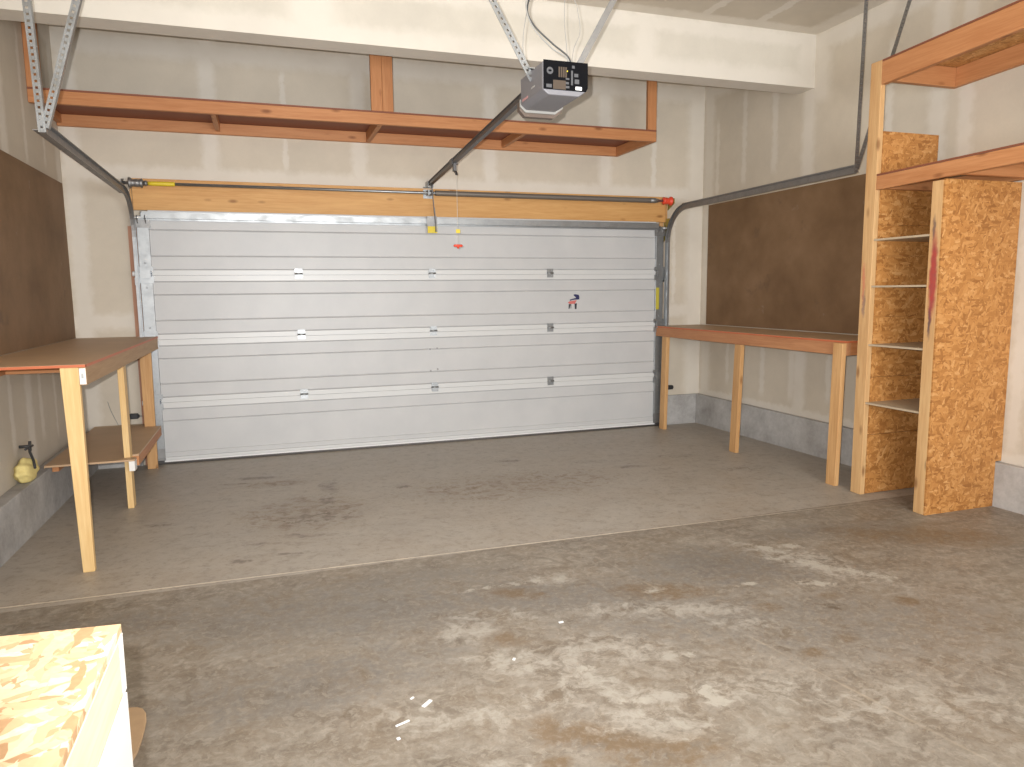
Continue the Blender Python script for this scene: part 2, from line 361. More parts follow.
# ------------------------------------------------------------------ mesh helpers
class MB:
    def __init__(s): s.bm = bmesh.new()
    def box(s, x0, y0, z0, x1, y1, z1, mi=0):
        x0, x1 = sorted((x0, x1)); y0, y1 = sorted((y0, y1)); z0, z1 = sorted((z0, z1))
        v = [s.bm.verts.new((x, y, z)) for z in (z0, z1) for y in (y0, y1) for x in (x0, x1)]
        for f in ((0,2,3,1), (4,5,7,6), (0,1,5,4), (2,6,7,3), (0,4,6,2), (1,3,7,5)):
            s.bm.faces.new([v[i] for i in f]).material_index = mi
        return s
    def bar(s, p, q, w, h, side=(1, 0, 0), mi=0):
        """straight bar p-q, w wide along 'side', h the other way"""
        p, q = Vector(p), Vector(q); d = (q-p).normalized(); a = Vector(side); a = (a - d*a.dot(d)).normalized(); b = d.cross(a)
        r = []
        for c in (p, q):
            r.append([s.bm.verts.new(c + a*i*w/2 + b*j*h/2) for i, j in ((-1,-1), (1,-1), (1,1), (-1,1))])
        for k in range(4): s.bm.faces.new((r[0][k], r[0][(k+1)%4], r[1][(k+1)%4], r[1][k])).material_index = mi
        s.bm.faces.new(r[0][::-1]).material_index = mi; s.bm.faces.new(r[1]).material_index = mi
        return s
    def prism(s, pts, a, b, axis='y', mi=0):
        """polygon extruded along axis from a to b; pts are the other two coordinates in xyz order"""
        def P(u, v, w): return {'x': (w, u, v), 'y': (u, w, v), 'z': (u, v, w)}[axis]
        A = [s.bm.verts.new(P(u, v, a)) for u, v in pts]; B = [s.bm.verts.new(P(u, v, b)) for u, v in pts]; n = len(pts)
        for i in range(n): s.bm.faces.new((A[i], A[(i+1)%n], B[(i+1)%n], B[i])).material_index = mi
        s.bm.faces.new(A[::-1]).material_index = mi; s.bm.faces.new(B).material_index = mi
        return s
    def tube(s, pts, r, n=8, cap=True, mi=0, radii=None):
        pts = [Vector(p) for p in pts]; rings = []; up = None
        for i, p in enumerate(pts):
            d = (pts[min(i+1, len(pts)-1)] - pts[max(i-1, 0)]).normalized()
            if up is None:
                up = Vector((0, 0, 1)) if abs(d.z) < .9 else Vector((1, 0, 0))
            a = (up - d*up.dot(d)).normalized(); up = a; b = d.cross(a); rr = radii[i] if radii else r
            rings.append([s.bm.verts.new(p + (a*math.cos(t) + b*math.sin(t))*rr) for t in [2*math.pi*k/n for k in range(n)]])
        for i in range(len(rings)-1):
            for k in range(n):
                f = s.bm.faces.new((rings[i][k], rings[i][(k+1)%n], rings[i+1][(k+1)%n], rings[i+1][k])); f.smooth = True; f.material_index = mi
        if cap:
            s.bm.faces.new(rings[0][::-1]).material_index = mi; s.bm.faces.new(rings[-1]).material_index = mi
        return s
    def build(s, name, mat, parent=None, bevel=0, **tags):
        bmesh.ops.recalc_face_normals(s.bm, faces=s.bm.faces)
        off = Vector((0, 0, 0))
        me = bpy.data.meshes.new(name); s.bm.to_mesh(me); s.bm.free()
        for m in (mat if isinstance(mat, (list, tuple)) else [mat]): me.materials.append(m)
        o = bpy.data.objects.new(name, me); C.objects.link(o)
        if parent:
            o.parent = parent; o.matrix_parent_inverse = world(parent).inverted()
        if bevel:
            b = o.modifiers.new('bevel', 'BEVEL'); b.width = bevel; b.segments = 2; b.limit_method = 'ANGLE'
        for k, v in tags.items(): o[k] = v
        return o
def world(o):
    m = o.matrix_basis.copy()
    return world(o.parent) @ o.matrix_parent_inverse @ m if o.parent else m
def thing(name, label, cat, loc=(0, 0, 0), group=None, **k):
    o = bpy.data.objects.new(name, None); o.location = loc; o.empty_display_size = .1; C.objects.link(o)
    o['label'] = label; o['category'] = cat
    if group: o['group'] = group
    for a, b in k.items(): o[a] = b
    return o

# ------------------------------------------------------------------ the shell
T = .15
st = dict(kind='structure')
def slab(name, pts, mat, **k):     # box given by corners
    return MB().box(*pts).build(name, mat, **{**st, **k})
# floor: a slightly sloping slab
def make_floor():
    xs = [XL-T + (XR-XL+2*T)*i/310 for i in range(311)]
    ys = [YB, -7., -6.2] + [-5.6 + 5.85*i/293 for i in range(294)]
    nx, ny = len(xs), len(ys)
    V = [(x, y, fz(y)) for y in ys for x in xs]
    F = [(r*nx+c, r*nx+c+1, (r+1)*nx+c+1, (r+1)*nx+c) for r in range(ny-1) for c in range(nx-1)]
    n = len(V)      # underside and edges
    V += [(xs[0], ys[0], -.12), (xs[-1], ys[0], -.12), (xs[-1], ys[-1], -.14), (xs[0], ys[-1], -.14)]
    a, b, c, d = n, n+1, n+2, n+3
    F += [(a, d, c, b), tuple([a, b] + [i for i in range(nx-1, -1, -1)]), tuple([c, d] + [(ny-1)*nx+i for i in range(nx)]),
          tuple([d, a] + [r*nx for r in range(ny)]), tuple([b, c] + [r*nx+nx-1 for r in range(ny-1, -1, -1)])]
    me = bpy.data.meshes.new('floor'); me.from_pydata(V, [], F); me.materials.append(M['floor'])
    m = stain_masks([p[:2] for p in V])
    import numpy as np
    for nm, ks in (('stains_a', ('grey', 'brown', 'pale')), ('stains_b', ('white', 'oil', 'wear'))):
        at = me.attributes.new(nm, 'FLOAT_VECTOR', 'POINT')
        at.data.foreach_set('vector', np.stack([m[k] for k in ks], 1).astype('f').ravel())
    o = bpy.data.objects.new('floor', me); C.objects.link(o); o['kind'] = 'structure'
make_floor()
slab('ceiling', (XL-T, YB-T, ZC, XR+T, T+.05, ZC+.1), M['ceiling'])
slab('wall_left', (XL-T, YB, -.1, XL, T, ZC), M['drywall_left'])
slab('wall_right', (XR, YB, -.1, XR+T, T, ZC), M['drywall_right'])
WX0, WX1, WZ0, WZ1 = -1.4, 1.6, .95, 2.25  # unseen opening added in the back wall for soft fill
MB().box(XL-T, YB-T, -.1, WX0, YB, ZC).box(WX1, YB-T, -.1, XR+T, YB, ZC).box(WX0, YB-T, -.1, WX1, YB, WZ0).box(WX0, YB-T, WZ1, WX1, YB, ZC).build('wall_back', M['drywall_back'], **st)
win = MB().box(WX0, YB-.1, WZ0, WX1, YB-.05, WZ0+.05).box(WX0, YB-.1, WZ1-.05, WX1, YB-.05, WZ1).box(WX0, YB-.1, WZ0+.05, WX0+.05, YB-.05, WZ1-.05).box(WX1-.05, YB-.1, WZ0+.05, WX1, YB-.05, WZ1-.05).box(.075, YB-.1, WZ0+.05, .125, YB-.05, WZ1-.05).build('added_fill_window', M['white'], **st)  # frame of the added window, out of view
DW, DH = 2.42, 2.12              # half width and height of the door opening
MB().box(XL, 0, -.1, -DW, T, ZC).box(DW, 0, -.1, XR, T, ZC).box(-DW, 0, DH, DW, T, ZC).build('wall_front', M['drywall_front'], **st)
# boxed beam crossing the ceiling
slab('ceiling_beam', (XL, -1.599, 3.087, XR, -1.402, ZC), M['drywall_beam'], label='white boxed drywall beam crossing the room under the ceiling', category='beam')
# concrete stem wall showing below the drywall
HC = .323
MB().box(XL, YB, -.1, XL+.085, .0, HC-.006).build('baseboard_left', M['curb'], bevel=.006, **st)
MB().box(XR-.05, YB, -.1, XR, 0, HC-.006).build('baseboard_right', M['curb'], bevel=.006, **st)
MB().box(2.53, -.03, -.1, XR-.05, .0, HC-.006).box(XL+.085, -.03, -.1, -2.53, 0, HC-.006).build('baseboard_front', M['curb'], bevel=.006, **st)
# wood around the door: header across the top and the two jambs
MB().box(-2.475, -.045, 2.128, 2.49, 0, 2.38).build('trim_1', M['header'], bevel=.003, kind='structure')
MB().box(-2.515, -.012, fz(0), -2.42, 0, 2.0).build('trim_2', M['red_jamb'], kind='structure')
MB().box(2.42, -.012, fz(0), 2.465, 0, 2.127).build('trim_3', M['post_z'], kind='structure')

# ------------------------------------------------------------------ the sectional door
door = thing('door_1', 'white steel sectional garage door filling the far wall', 'garage door', (0, -.04, 0), kind='structure')
S = .533; YF = -.05
def section(k):
    z0 = k*S + (.035 if k == 0 else .001); z1 = (k+1)*S - .001
    a = k*S; rec, mid, top = -.036, -.043, -.052     # recessed field, first step, joint band
    pr = []
    g = .006
    pr = [(top, z0), (top, a+.042), (mid, a+.044), (mid+g, a+.047), (mid, a+.053), (mid, a+.153), (rec, a+.156), (rec+g, a+.160), (rec, a+.166), (rec, a+.364), (rec+g, a+.37), (rec, a+.374), (mid, a+.377),
          (mid, a+.474), (mid+g, a+.478), (mid, a+.483), (top, a+.485), (top, z1)]
    if k == 0: pr = [(top, z0), (top, a+.06), (mid, a+.064), (mid, a+.10), (rec, a+.105)] + pr[9:]
    if k == 3: pr = pr[:13] + [(mid, z1)]
    pts = pr + [(-.002, z1), (-.002, z0)]
    o = MB().prism(pts, -2.355, 2.36, 'x').build('door_section', [M['door'], M['door_band']], door)
    for f in o.data.polygons:
        if abs(f.normal.y) > .9 and abs(f.center.y - top) < .001: f.material_index = 1  # joint bands take a lighter white than the recessed field
    return o
for k in range(4): section(k)
for sx, x0, x1 in ((-1, -2.445, -2.352), (1, 2.357, 2.445)):
    for k in range(4):
        z0, z1 = k*S+(.035 if k == 0 else .05), (k+1)*S-.05
        m = MB().box(x0, -.056, z0, x1, -.004, z1)
        for zz in (z0+.05, z1-.05): m.tube([((x0+x1)/2, -.056, zz), ((x0+x1)/2, -.062, zz)], .008, 8)
        m.build('end_stile', M['galv'], door, bevel=.003)
# hinges over the joints
for j in (1, 2, 3):
    for x in (-1.19, .003, 1.183):
        z = j*S + .012; m = MB()
        m.box(x-.032, -.058, z-.042, x+.032, -.053, z-.004).box(x-.032, -.058, z+.004, x+.032, -.053, z+.042)
        m.tube([(x-.034, -.062, z), (x+.034, -.062, z)], .008, 10)
        for dx in (-.018, .018):
            for dz in (-.026, .026): m.tube([(x+dx, -.058, z+dz), (x+dx, -.066, z+dz)], .007, 6)
        m.build('hinge', M['galv'], door)
    for sx in (-1, 1):
        z = j*S + .012; x = sx*2.40; m = MB()
        m.box(x-.06, -.064, z-.075, x+.06, -.057, z-.02).box(x-.06, -.064, z+.02, x+.06, -.057, z+.06)
        m.box(x-.05, -.085, z-.012, x+.05, -.057, z-.006).box(x-.05, -.085, z+.008, x+.05, -.057, z+.014)
        m.box(x-.04, -.09, z-.035, x+.04, -.084, z+.035)
        h = m.build('end_hinge', M['galv'], door)
        MB().tube([(x+sx*.02, -.075, z), (x+sx*.075, -.09, z)], .006, 8).tube([(x+sx*.072, -.094, z), (x+sx*.092, -.094, z)], .02, 14).build('roller', M['white'], h)
for sx in (-1, 1):     # top and bottom corner fixtures
    x = sx*2.40
    h = MB().box(x-.06, -.064, 1.985, x+.06, -.057, 2.05).bar((x-.03, -.06, 2.03), (x-.03, -.12, 2.07), .005, .03).bar((x+.03, -.06, 2.03), (x+.03, -.12, 2.07), .005, .03).build('top_bracket', M['galv_dull'], door)
    MB().tube([(x, -.11, 2.062), (x+sx*.08, -.11, 2.062)], .006, 8).build('roller', M['white'], h)
    MB().box(x-.05, -.064, .04, x+.05, -.057, .14).box(x-.05, -.09, .05, x+.05, -.058, .056).build('bottom_bracket', M['galv_dull'], door)
# strut across the top: hat channel
MB().prism([(-.057, 2.045), (-.057, 2.058), (-.1, 2.058), (-.1, 2.063), (-.103, 2.063), (-.103, 2.098), (-.1, 2.098), (-.1, 2.103), (-.057, 2.103), (-.057, 2.116),
            (-.052, 2.116), (-.052, 2.045)], -2.40, 2.36, 'x').build('top_strut', M['galv'], door)
MB().box(-2.36, -.054, .022, 2.37, -.006, .033).build('seal_retainer', M['white'], door)
MB().tube([(-2.43, -.03, .018), (2.43, -.03, .018)], .02, 12).build('bottom_seal', M['seal'], door)
MB().box(2.362, -.0575, 1.235, 2.40, -.0563, 1.46).build('warning_sticker', M['yellow_dull'], door, label='yellow sticker')
# pairs of bolts left by a handle
for x, z in ((-.032, .905), (.036, .912), (-.03, .70), (.038, .712)):
    MB().tube([(x, -.038, z), (x, -.046, z)], .009, 6).build('bolt', M['galv_dull'], door)
# printed logo
def decal(poly, px0, py0, sc, ox, oz, y, mat, name):
    pts = [(ox + (px-px0)*sc, oz - (py-py0)*sc) for px, py in poly]
    return MB().prism(pts, y, y-.0012, 'y').build(name, mat, logo)
logo = MB().box(1.37, -.0388, 1.28, 1.49, -.038, 1.405).build('logo_sticker', M['door'], door)
LS = .0104/19.18
for poly, mat in (([(455,290), (490,278), (562,290), (578,330), (575,376), (440,382), (385,402), (385,376), (440,362), (512,345), (480,315)], 'navy'),
                  ([(345,430), (385,406), (525,388), (500,430), (480,455), (380,455)], 'ink_red'),
                  ([(478,450), (527,446), (518,552), (486,552)], 'ink_black'), ([(362,460), (424,455), (398,472), (378,545), (360,545)], 'ink_black'),
                  ([(400,470), (415,468), (412,540), (402,540)], 'ink_black')):
    decal(poly, 440, 403, LS, 1.43, 1.335, -.0388, M[mat], 'logo_print')

# ------------------------------------------------------------------ tracks with hangers
def perforated(m, p, q, w, side, nrm, t=.003, pitch=.03, hole=.012):
    """strip with a row of square holes"""
    p, q = Vector(p), Vector(q); L = (q-p).length; d = (q-p)/L; s = Vector(side); s = (s-d*s.dot(d)).normalized()
    k = (w-hole)/2
    for sg in (-1, 1): m.bar(p + s*sg*(w-k)/2, q + s*sg*(w-k)/2, k, t, s)
    n = int(L/pitch)
    for i in range(n+1):
        a = p + d*(i*pitch); b = p + d*min(L, i*pitch + pitch-hole)
        if (b-a).length > .001: m.bar(a, b, hole+.001, t, s)
def angle_iron(p, q, side, other, w=.034, holes=True):
    m = MB(); p, q = Vector(p), Vector(q); d = (q-p).normalized()
    s = Vector(side); s = (s-d*s.dot(d)).normalized(); o = Vector(other); o = (o-d*o.dot(d)-s*o.dot(s)).normalized()
    perforated(m, p, q, w, s, o)
    m.bar(p + s*w/2 + o*w/2, q + s*w/2 + o*w/2, w, .003, o)
    return m
def track(sx, label, x, zt, yend, tie):
    t = thing('door_track', label, 'door track', (x, -.09, fz(0)), 'roller tracks of the garage door')
    R_ = .33; y0 = -.115; path = []
    zc = zt - R_
    xv = sx*2.455
    for z in (fz(0)+.005, zc): path.append((y0, z, (-1, 0), xv))
    for i in range(1, 11):
        a = i/10*math.pi/2; path.append((y0 - R_*(1-math.cos(a)), zc + R_*math.sin(a), (-math.cos(a), -math.sin(a)*-1*-1), xv + (x-xv)*i/10*.3))
    def sweep(P):
        m = MB(); prof = [(0, -.028), (.024, -.028), (.024, -.022), (.004, -.022), (.004, .022), (.020, .022), (.020, .028), (0, .028)]
        rings = []
        for y, z, tn, xx in P:
            n = Vector((0, tn[0], tn[1]))
            rings.append([m.bm.verts.new(Vector((xx - sx*a + sx*.012, y, z)) + n*b) for a, b in prof])
        for i in range(len(rings)-1):
            for k in range(len(prof)):
                m.bm.faces.new((rings[i][k], rings[i][(k+1) % len(prof)], rings[i+1][(k+1) % len(prof)], rings[i+1][k]))
        m.bm.faces.new(rings[0]); m.bm.faces.new(rings[-1][::-1])
        return m
    path = []
    for z in (fz(0)+.005, zc): path.append((y0, z, (-1, 0), xv))
    sweep(path).build('vertical_track', M['galv'], t)
    path = []
    for i in range(0, 11):
        a = i/10*math.pi/2
        path.append((y0 - R_*(1-math.cos(a)), zc + R_*math.sin(a), (-math.cos(a), -math.sin(a)), xv + (x-xv)*(i/10)*.3))
    path = [(y, z, (-math.cos(i/10*math.pi/2), -math.sin(i/10*math.pi/2)), xx) for i, (y, z, _, xx) in enumerate(path)]
    sweep(path).build('curved_track', M['galv_dull'], t)
    ys = y0 - R_; xs = path[-1][3]
    sweep([(ys, zt, (0, -1), xs), (yend, zt+.008, (0, -1), x)]).build('horizontal_track', M['galv_dull'], t)
    # stiffening angle over the horizontal track
    MB().bar((xs+sx*.018, ys+.1, zt+.012), (x+sx*.018, yend+.02, zt+.02), .003, .05).bar((xs+sx*.033, ys+.1, zt-.012), (x+sx*.033, yend+.02, zt-.005), .03, .003).build('track_angle', M['galv_dull'], t)
    for z in (.35, .95, 1.55):   # jamb brackets
        MB().box(xv+sx*.013, y0-.02, z-.03, xv+sx*.017, -.013, z+.03).box(xv+sx*.013, -.017, z-.03, xv+sx*.036, -.0125, z+.03).build('jamb_bracket', M['galv'], t)
    MB().prism([(-.0125, 1.93), (-.14, 2.0), (-.17, 2.16), (-.046, 2.16), (-.046, 2.125), (-.0125, 2.125)], xv+sx*.014, xv+sx*.018, 'x').build('flag_bracket', M['galv_dull'] if sx < 0 else M['olive'], t)
    yh = yend + .02
    for (p, q) in tie:
        angle_iron(p, q, (1, 0, 0), (0, 1, 0), .032 if sx < 0 else .03).build('hanger_iron', M['galv'] if sx < 0 else M['galv_dull'], t)
    MB().tube([(x-sx*.0, yh-.01, zt+.03), (x+sx*.0, yh-.03, zt+.03)], .011, 6).build('bolt', M['galv'], t)
track(-1, 'galvanised roller track on the left of the garage door with perforated hanger irons', -2.45, 2.235, -2.6,
      [((-2.452, -2.606, 2.215), (-2.492, -2.606, ZC)), ((-2.442, -2.600, 2.24), (-2.062, -2.600, ZC))])
track(1, 'grey roller track on the right of the garage door, hung beside the tall shelving', 2.463, 2.247, -2.59,
      [((2.452, -2.606, 2.23), (2.474, -2.606, ZC)), ((2.468, -2.600, 2.26), (2.89, -2.600, ZC))])

# ------------------------------------------------------------------ torsion shaft over the header
sh = thing('torsion_shaft', 'thin steel shaft with dark spring along the top of the wooden door header', 'spring shaft', (0, -.1, 2.334))
MB().tube([(-2.53, -.1, 2.334), (2.53, -.1, 2.334)], .0127, 12).build('shaft', M['galv'], sh)
pts = []; n = 0
m = MB(); Lx0, Lx1 = .04, 2.25
k = 0; prof = []
for i in range(240):
    x = Lx0 + (Lx1-Lx0)*i/239; prof.append(.0235 + (.0022 if i % 2 else -.001))
m.tube([(Lx0 + (Lx1-Lx0)*i/239, -.1, 2.334) for i in range(240)], .02, 14, radii=prof).build('spring', M['spring'], sh)
MB().tube([(2.25, -.1, 2.334), (2.31, -.1, 2.334), (2.35, -.1, 2.334)], .02, 14, radii=[.026, .026, .018]).build('winding_cone', M['galv_dull'], sh)
MB().box(-.06, -.052, 2.29, .03, -.046, 2.37).box(-.03, -.13, 2.31, -.02, -.05, 2.36).tube([(-.035, -.1, 2.334), (.02, -.1, 2.334)], .024, 14).build('center_bracket', M['galv'], sh)
def drum(x0, x1, mat):
    n = 9; P = []; Rr = []
    P = [(x0 + (x1-x0)*i/8, -.1, 2.334) for i in range(9)]; Rr = [.045, .045, .03, .03, .033, .033, .03, .04, .02]
    return MB().tube(P, .03, 18, radii=Rr).build('cable_drum', mat, sh)
drum(-2.47, -2.36, M['galv_dull']); drum(2.50, 2.40, M['red_paint'])
MB().tube([(-2.33, -.1, 2.334), (-2.30, -.1, 2.334), (-2.14, -.1, 2.334), (-2.13, -.1, 2.334)], .02, 12, radii=[.014, .018, .018, .014]).build('painted_sleeve', M['yellow'], sh, label='yellow sleeve on the shaft')
MB().tube([(-2.355, -.1, 2.334), (-2.335, -.1, 2.334)], .022, 12).build('collar', M['galv_dull'], sh)
for sx in (-1, 1):
    x = sx*2.52
    MB().prism([(-.001, 2.25), (-.13, 2.31), (-.13, 2.36), (-.001, 2.38)], x-.002, x+.002, 'x').build('end_bearing_plate', M['galv_dull'] if sx < 0 else M['olive'], sh)
    MB().tube([(sx*2.455, -.078, 2.31), (sx*2.44, -.075, .10)], .0018, 5).build('lift_cable', M['galv_dull'], sh)

# ------------------------------------------------------------------ overhead shelf on the front wall
t = thing('overhead_shelf', 'long orange timber shelf high above the garage door, empty', 'shelf', (-.5, -.38, 2.765))
XE = 1.938; DS = .766; Z0 = 2.762
MB().box(XL+.002, -DS, Z0, XE-.002, -DS+.038, Z0+.089).build('front_rail', M['frame_x'], t, bevel=.003)
MB().box(XL+.002, -.039, Z0, XE-.002, -.001, Z0+.089).build('wall_ledger', M['frame_x'], t, bevel=.003)
for x in (XL+.002, -1.8, -.56, .7, XE-.04):
    MB().box(x, -DS+.039, Z0+(0 if x in (-.56, XE-.04) else .02), x+.038, -.04, Z0+.088).build('cross_joist', M['frame_y'], t, bevel=.003)
MB().box(XL+.002, -DS, Z0+.0895, XE-.002, -.001, Z0+.101).build('deck', M['dark_edge'], t)
MB().box(-.61, -DS-.0, Z0+.102, -.521, -DS+.037, ZC-.001).build('post', M['frame_z'], t, bevel=.003)
MB().box(-.52, -DS-.0, Z0+.102, -.435, -DS+.037, ZC-.1).build('post', M['frame_z'], t, bevel=.003)
MB().box(XE-.09, -DS, Z0+.102, XE-.002, -DS+.037, ZC-.001).build('post', M['frame_z'], t, bevel=.003)
MB().box(XL+.002, -DS, Z0+.102, XL+.09, -DS+.037, ZC-.001).build('post', M['frame_z'], t, bevel=.003)

# ------------------------------------------------------------------ hardboard sheets on the side walls
MB().box(XL+.001, -2.48, 1.098, XL+.008, -.045, 2.318).build('hardboard_panel', M['hardboard'], label='dark brown hardboard sheet fixed to the left wall above the bench', category='wall panel')
MB().box(XR-.008, -2.56, 1.07, XR-.001, -.12, 2.302).build('hardboard_panel', M['hardboard'], label='dark brown hardboard sheet on the right wall between door and tall shelving', category='wall panel')

# ------------------------------------------------------------------ left workbench
ZT = 1.096; yb_ = -2.637; xf = -2.347
b = thing('workbench', 'brown topped workbench with pale legs and low shelf along the left wall', 'workbench', (-2.65, -1.3, 0))
MB().box(XL+.009, yb_, ZT-.012, xf, -.02, ZT).build('bench_top', [M['benchtop']], b)
MB().box(XL+.009, yb_-.003, ZT-.014, xf+.003, yb_, ZT-.001).box(xf, yb_-.003, ZT-.014, xf+.003, -.02, ZT-.001).build('top_edging', M['red_edge'], b)
MB().box(xf-.031, yb_, ZT-.104, xf, -.022, ZT-.0145).build('apron', M['apron_dull'], b, bevel=.002)
for yj in (-.5, -1.9): MB().box(XL+.048, yj, ZT-.103, xf-.04, yj+.038, ZT-.0145).build('cross_joist', M['frame_x'], b)
MB().box(XL+.009, yb_+.04, ZT-.103, XL+.047, -.022, ZT-.0145).build('wall_ledger', M['frame_y'], b)
# stamped end grain of the apron
MB().box(xf-.030, yb_-.0012, ZT-.10, xf-.002, yb_-.0002, ZT-.02).build('lumber_stamp', M['white_board'], b)
MB().box(xf-.022, yb_-.0022, ZT-.07, xf-.012, yb_-.0012, ZT-.045).build('stamp_print', M['lightgrey'], b)
def leg(x0, x1, y0, y1, top, parent, mat, lean=0, lean1=None):
    z0 = fz((y0+y1)/2)+.0005; m = MB()
    l1 = lean if lean1 is None else lean1
    vs = [m.bm.verts.new((x, y, z)) for z, a, c in ((z0, x0+lean, x1+l1), (top, x0, x1)) for y in (y0, y1) for x in (a, c)]
    for f in ((0,2,3,1), (4,5,7,6), (0,1,5,4), (2,6,7,3), (0,4,6,2), (1,3,7,5)): m.bm.faces.new([vs[i] for i in f])
    return m.build('leg', mat, parent, bevel=.003)
leg(xf-.115, xf-.032, yb_, yb_+.038, ZT-.015, b, M['stud_z'], .024, -.004)
leg(xf-.078, xf-.04, -1.42, -1.331, ZT-.015, b, M['stud_z'])
leg(xf-.127, xf-.039, -.19, -.152, ZT-.015, b, M['post_z'], 0, -.012)
lz = .35
MB().box(XL+.088, -1.50, lz, xf-.079, -.035, lz+.012).box(xf-.079, -1.330, lz, xf-.003, -.192, lz+.012).box(xf-.079, -1.5, lz, xf-.003, -1.421, lz+.012).build('lower_shelf', M['benchtop'], b)
MB().box(xf-.038, -1.4985, lz-.065, xf-.004, -1.421, lz-.0005).build('shelf_block', M['white_board'], b, label='white wood block under the shelf corner')
MB().box(xf-.042, -1.33, lz-.065, xf-.004, -.192, lz-.0005).box(XL+.088, -1.33, lz-.065, XL+.126, -.05, lz-.0005).build('shelf_rail', M['frame_y'], b)

# ------------------------------------------------------------------ right workbench
ZR = 1.064; yr = -2.684; xr_ = 2.371
b = thing('workbench', 'orange edged workbench on three legs along the right wall, next to shelving', 'workbench', (2.65, -1.3, 0))
MB().box(xr_, yr, ZR-.012, XR-.009, -.02, ZR).build('bench_top', M['benchtop'], b)
MB().box(xr_-.003, yr-.003, ZR-.014, xr_, -.02, ZR-.001).box(xr_, yr-.003, ZR-.014, XR-.009, yr, ZR-.001).build('top_edging', M['red_edge'], b)
MB().box(xr_, yr, ZR-.104, xr_+.038, -.022, ZR-.0145).build('apron', M['apron'], b, bevel=.002)
MB().box(XR-.047, yr, ZR-.104, XR-.009, -.022, ZR-.0145).build('wall_ledger', M['frame_y'], b)
MB().box(xr_+.04, yr, ZR-.103, XR-.048, yr+.038, ZR-.0145).build('cross_joist', M['frame_x'], b)
leg(xr_-.038, xr_-.0005, yr-.0, yr+.089, ZR-.016, b, M['post_z'], -.015)
leg(xr_-.0, xr_+.038, -1.49, -1.401, ZR-.105, b, M['post_z'], -.03)
leg(xr_-.0, xr_+.038, -.27, -.181, ZR-.105, b, M['post_z'], -.02)

# ------------------------------------------------------------------ tall shelving on the right
tx = 2.318
s_ = thing('shelving_unit', 'tall timber and chipboard shelving built against the right wall', 'shelving', (2.62, -3.18, 0))
y1a, y1b = -2.922, -2.833      # far post
y2a, y2b = -3.438, -3.349      # near post
def post(y0, y1, top, mat, x0=tx, x1=tx+.038):
    return MB().box(x0, y0, fz((y0+y1)/2)+.0005, x1, y1, top).build('post', mat, s_, bevel=.003)
post(y1a, y1b, 2.874, M['post_faint']); post(y2a+.012, y2b, 2.058, M['post_red'])
XP = XR-.052
m = MB(); seams = [fz(-2.92)+.001, .441, .836, 1.241, 1.64, 1.841, 2.44]
for a, c in zip(seams[:-1], seams[1:]): m.box(tx+.039, y1a-.001, a+.003, XP if a < .4 else (XR-.002 if a < 1.8 else XR-.11), y1a+.011, c-.003)
m.box(tx+.039, y1a+.0112, .03, XR-.112, y1a+.016, 2.43)
m.build('side_panel', M['osb_xz'], s_)
MB().box(tx, y2a, fz(y2a)+.001, XP, y2a+.0115, 2.062).box(XP, y2a, HC+.001, XR-.002, y2a+.0115, 2.062).build('side_panel', M['osb_xz'], s_)
for y0, y1 in ((y1a-.013-.0, y1a-.0),):
    pass
for y in (y1b-.09, y2a+.0125):    # rear studs of both side frames
    MB().box(XR-.092, y, HC+.001, XR-.054+.05, y+.038, 2.05).build('stud', M['post_z'], s_)
for z in (1.75, 1.447, 1.06, .667):
    MB().box(tx+.039, y2b+.0005 if False else y2a+.0515, z-.012, XR-.056, y1a-.002, z).box(tx+.039-.035, y2b+.001, z-.012, tx+.039, y1a-.002, z).build('shelf', M['ply'], s_)
    MB().box(tx+.05, y1a-.021, z-.035, XR-.10, y1a-.002, z-.0125).build('shelf_cleat', M['frame_x'], s_) if False else None
YE = -5.25
# both lofts climb a little towards the room
def loft(x0, x1, ya, yb2, z0, z1, slope, name, mat, bevel=.003):
    Y0 = -2.93
    return MB().prism([(ya, z0+(Y0-ya)*slope), (yb2, z0+(Y0-yb2)*slope), (yb2, z1+(Y0-yb2)*slope), (ya, z1+(Y0-ya)*slope)], x0, x1, 'x').build(name, mat, s_, bevel=bevel)
for zf, zbk, ze, ztp, sl2, dk in ((2.064, 2.066, 2.066, 2.152, .016, 'ply'), (2.722, 2.74, 2.735, 2.862, .045, 'osb_xy')):
    loft(tx, tx+.038, YE, y1a-.001, zf, ztp, sl2, 'front_rail', M['frame_y'])
    loft(XR-.04, XR-.002, YE, y1a-.002, zbk, ztp, sl2, 'wall_ledger', M['frame_y'])
    for y in (-2.965, -3.52, -4.1, -4.7, YE+.001):
        if zf > 2.5 and y == -3.52: continue
        loft(tx+.039, XR-.041, y, y+.036, ze+.002, ztp-.001, sl2, 'cross_joist', M['frame_x'])
    loft(tx+.004, XR-.002, YE, y1a-.002, ztp+.001, ztp+.012, sl2, 'deck', M[dk], 0)
    loft(tx, tx+.0035, YE, y1a-.002, ztp+.001, ztp+.012, sl2, 'deck_edging', M['dark_edge'], 0)
post(YE-.09, YE-.001, 2.874, M['post_z'])

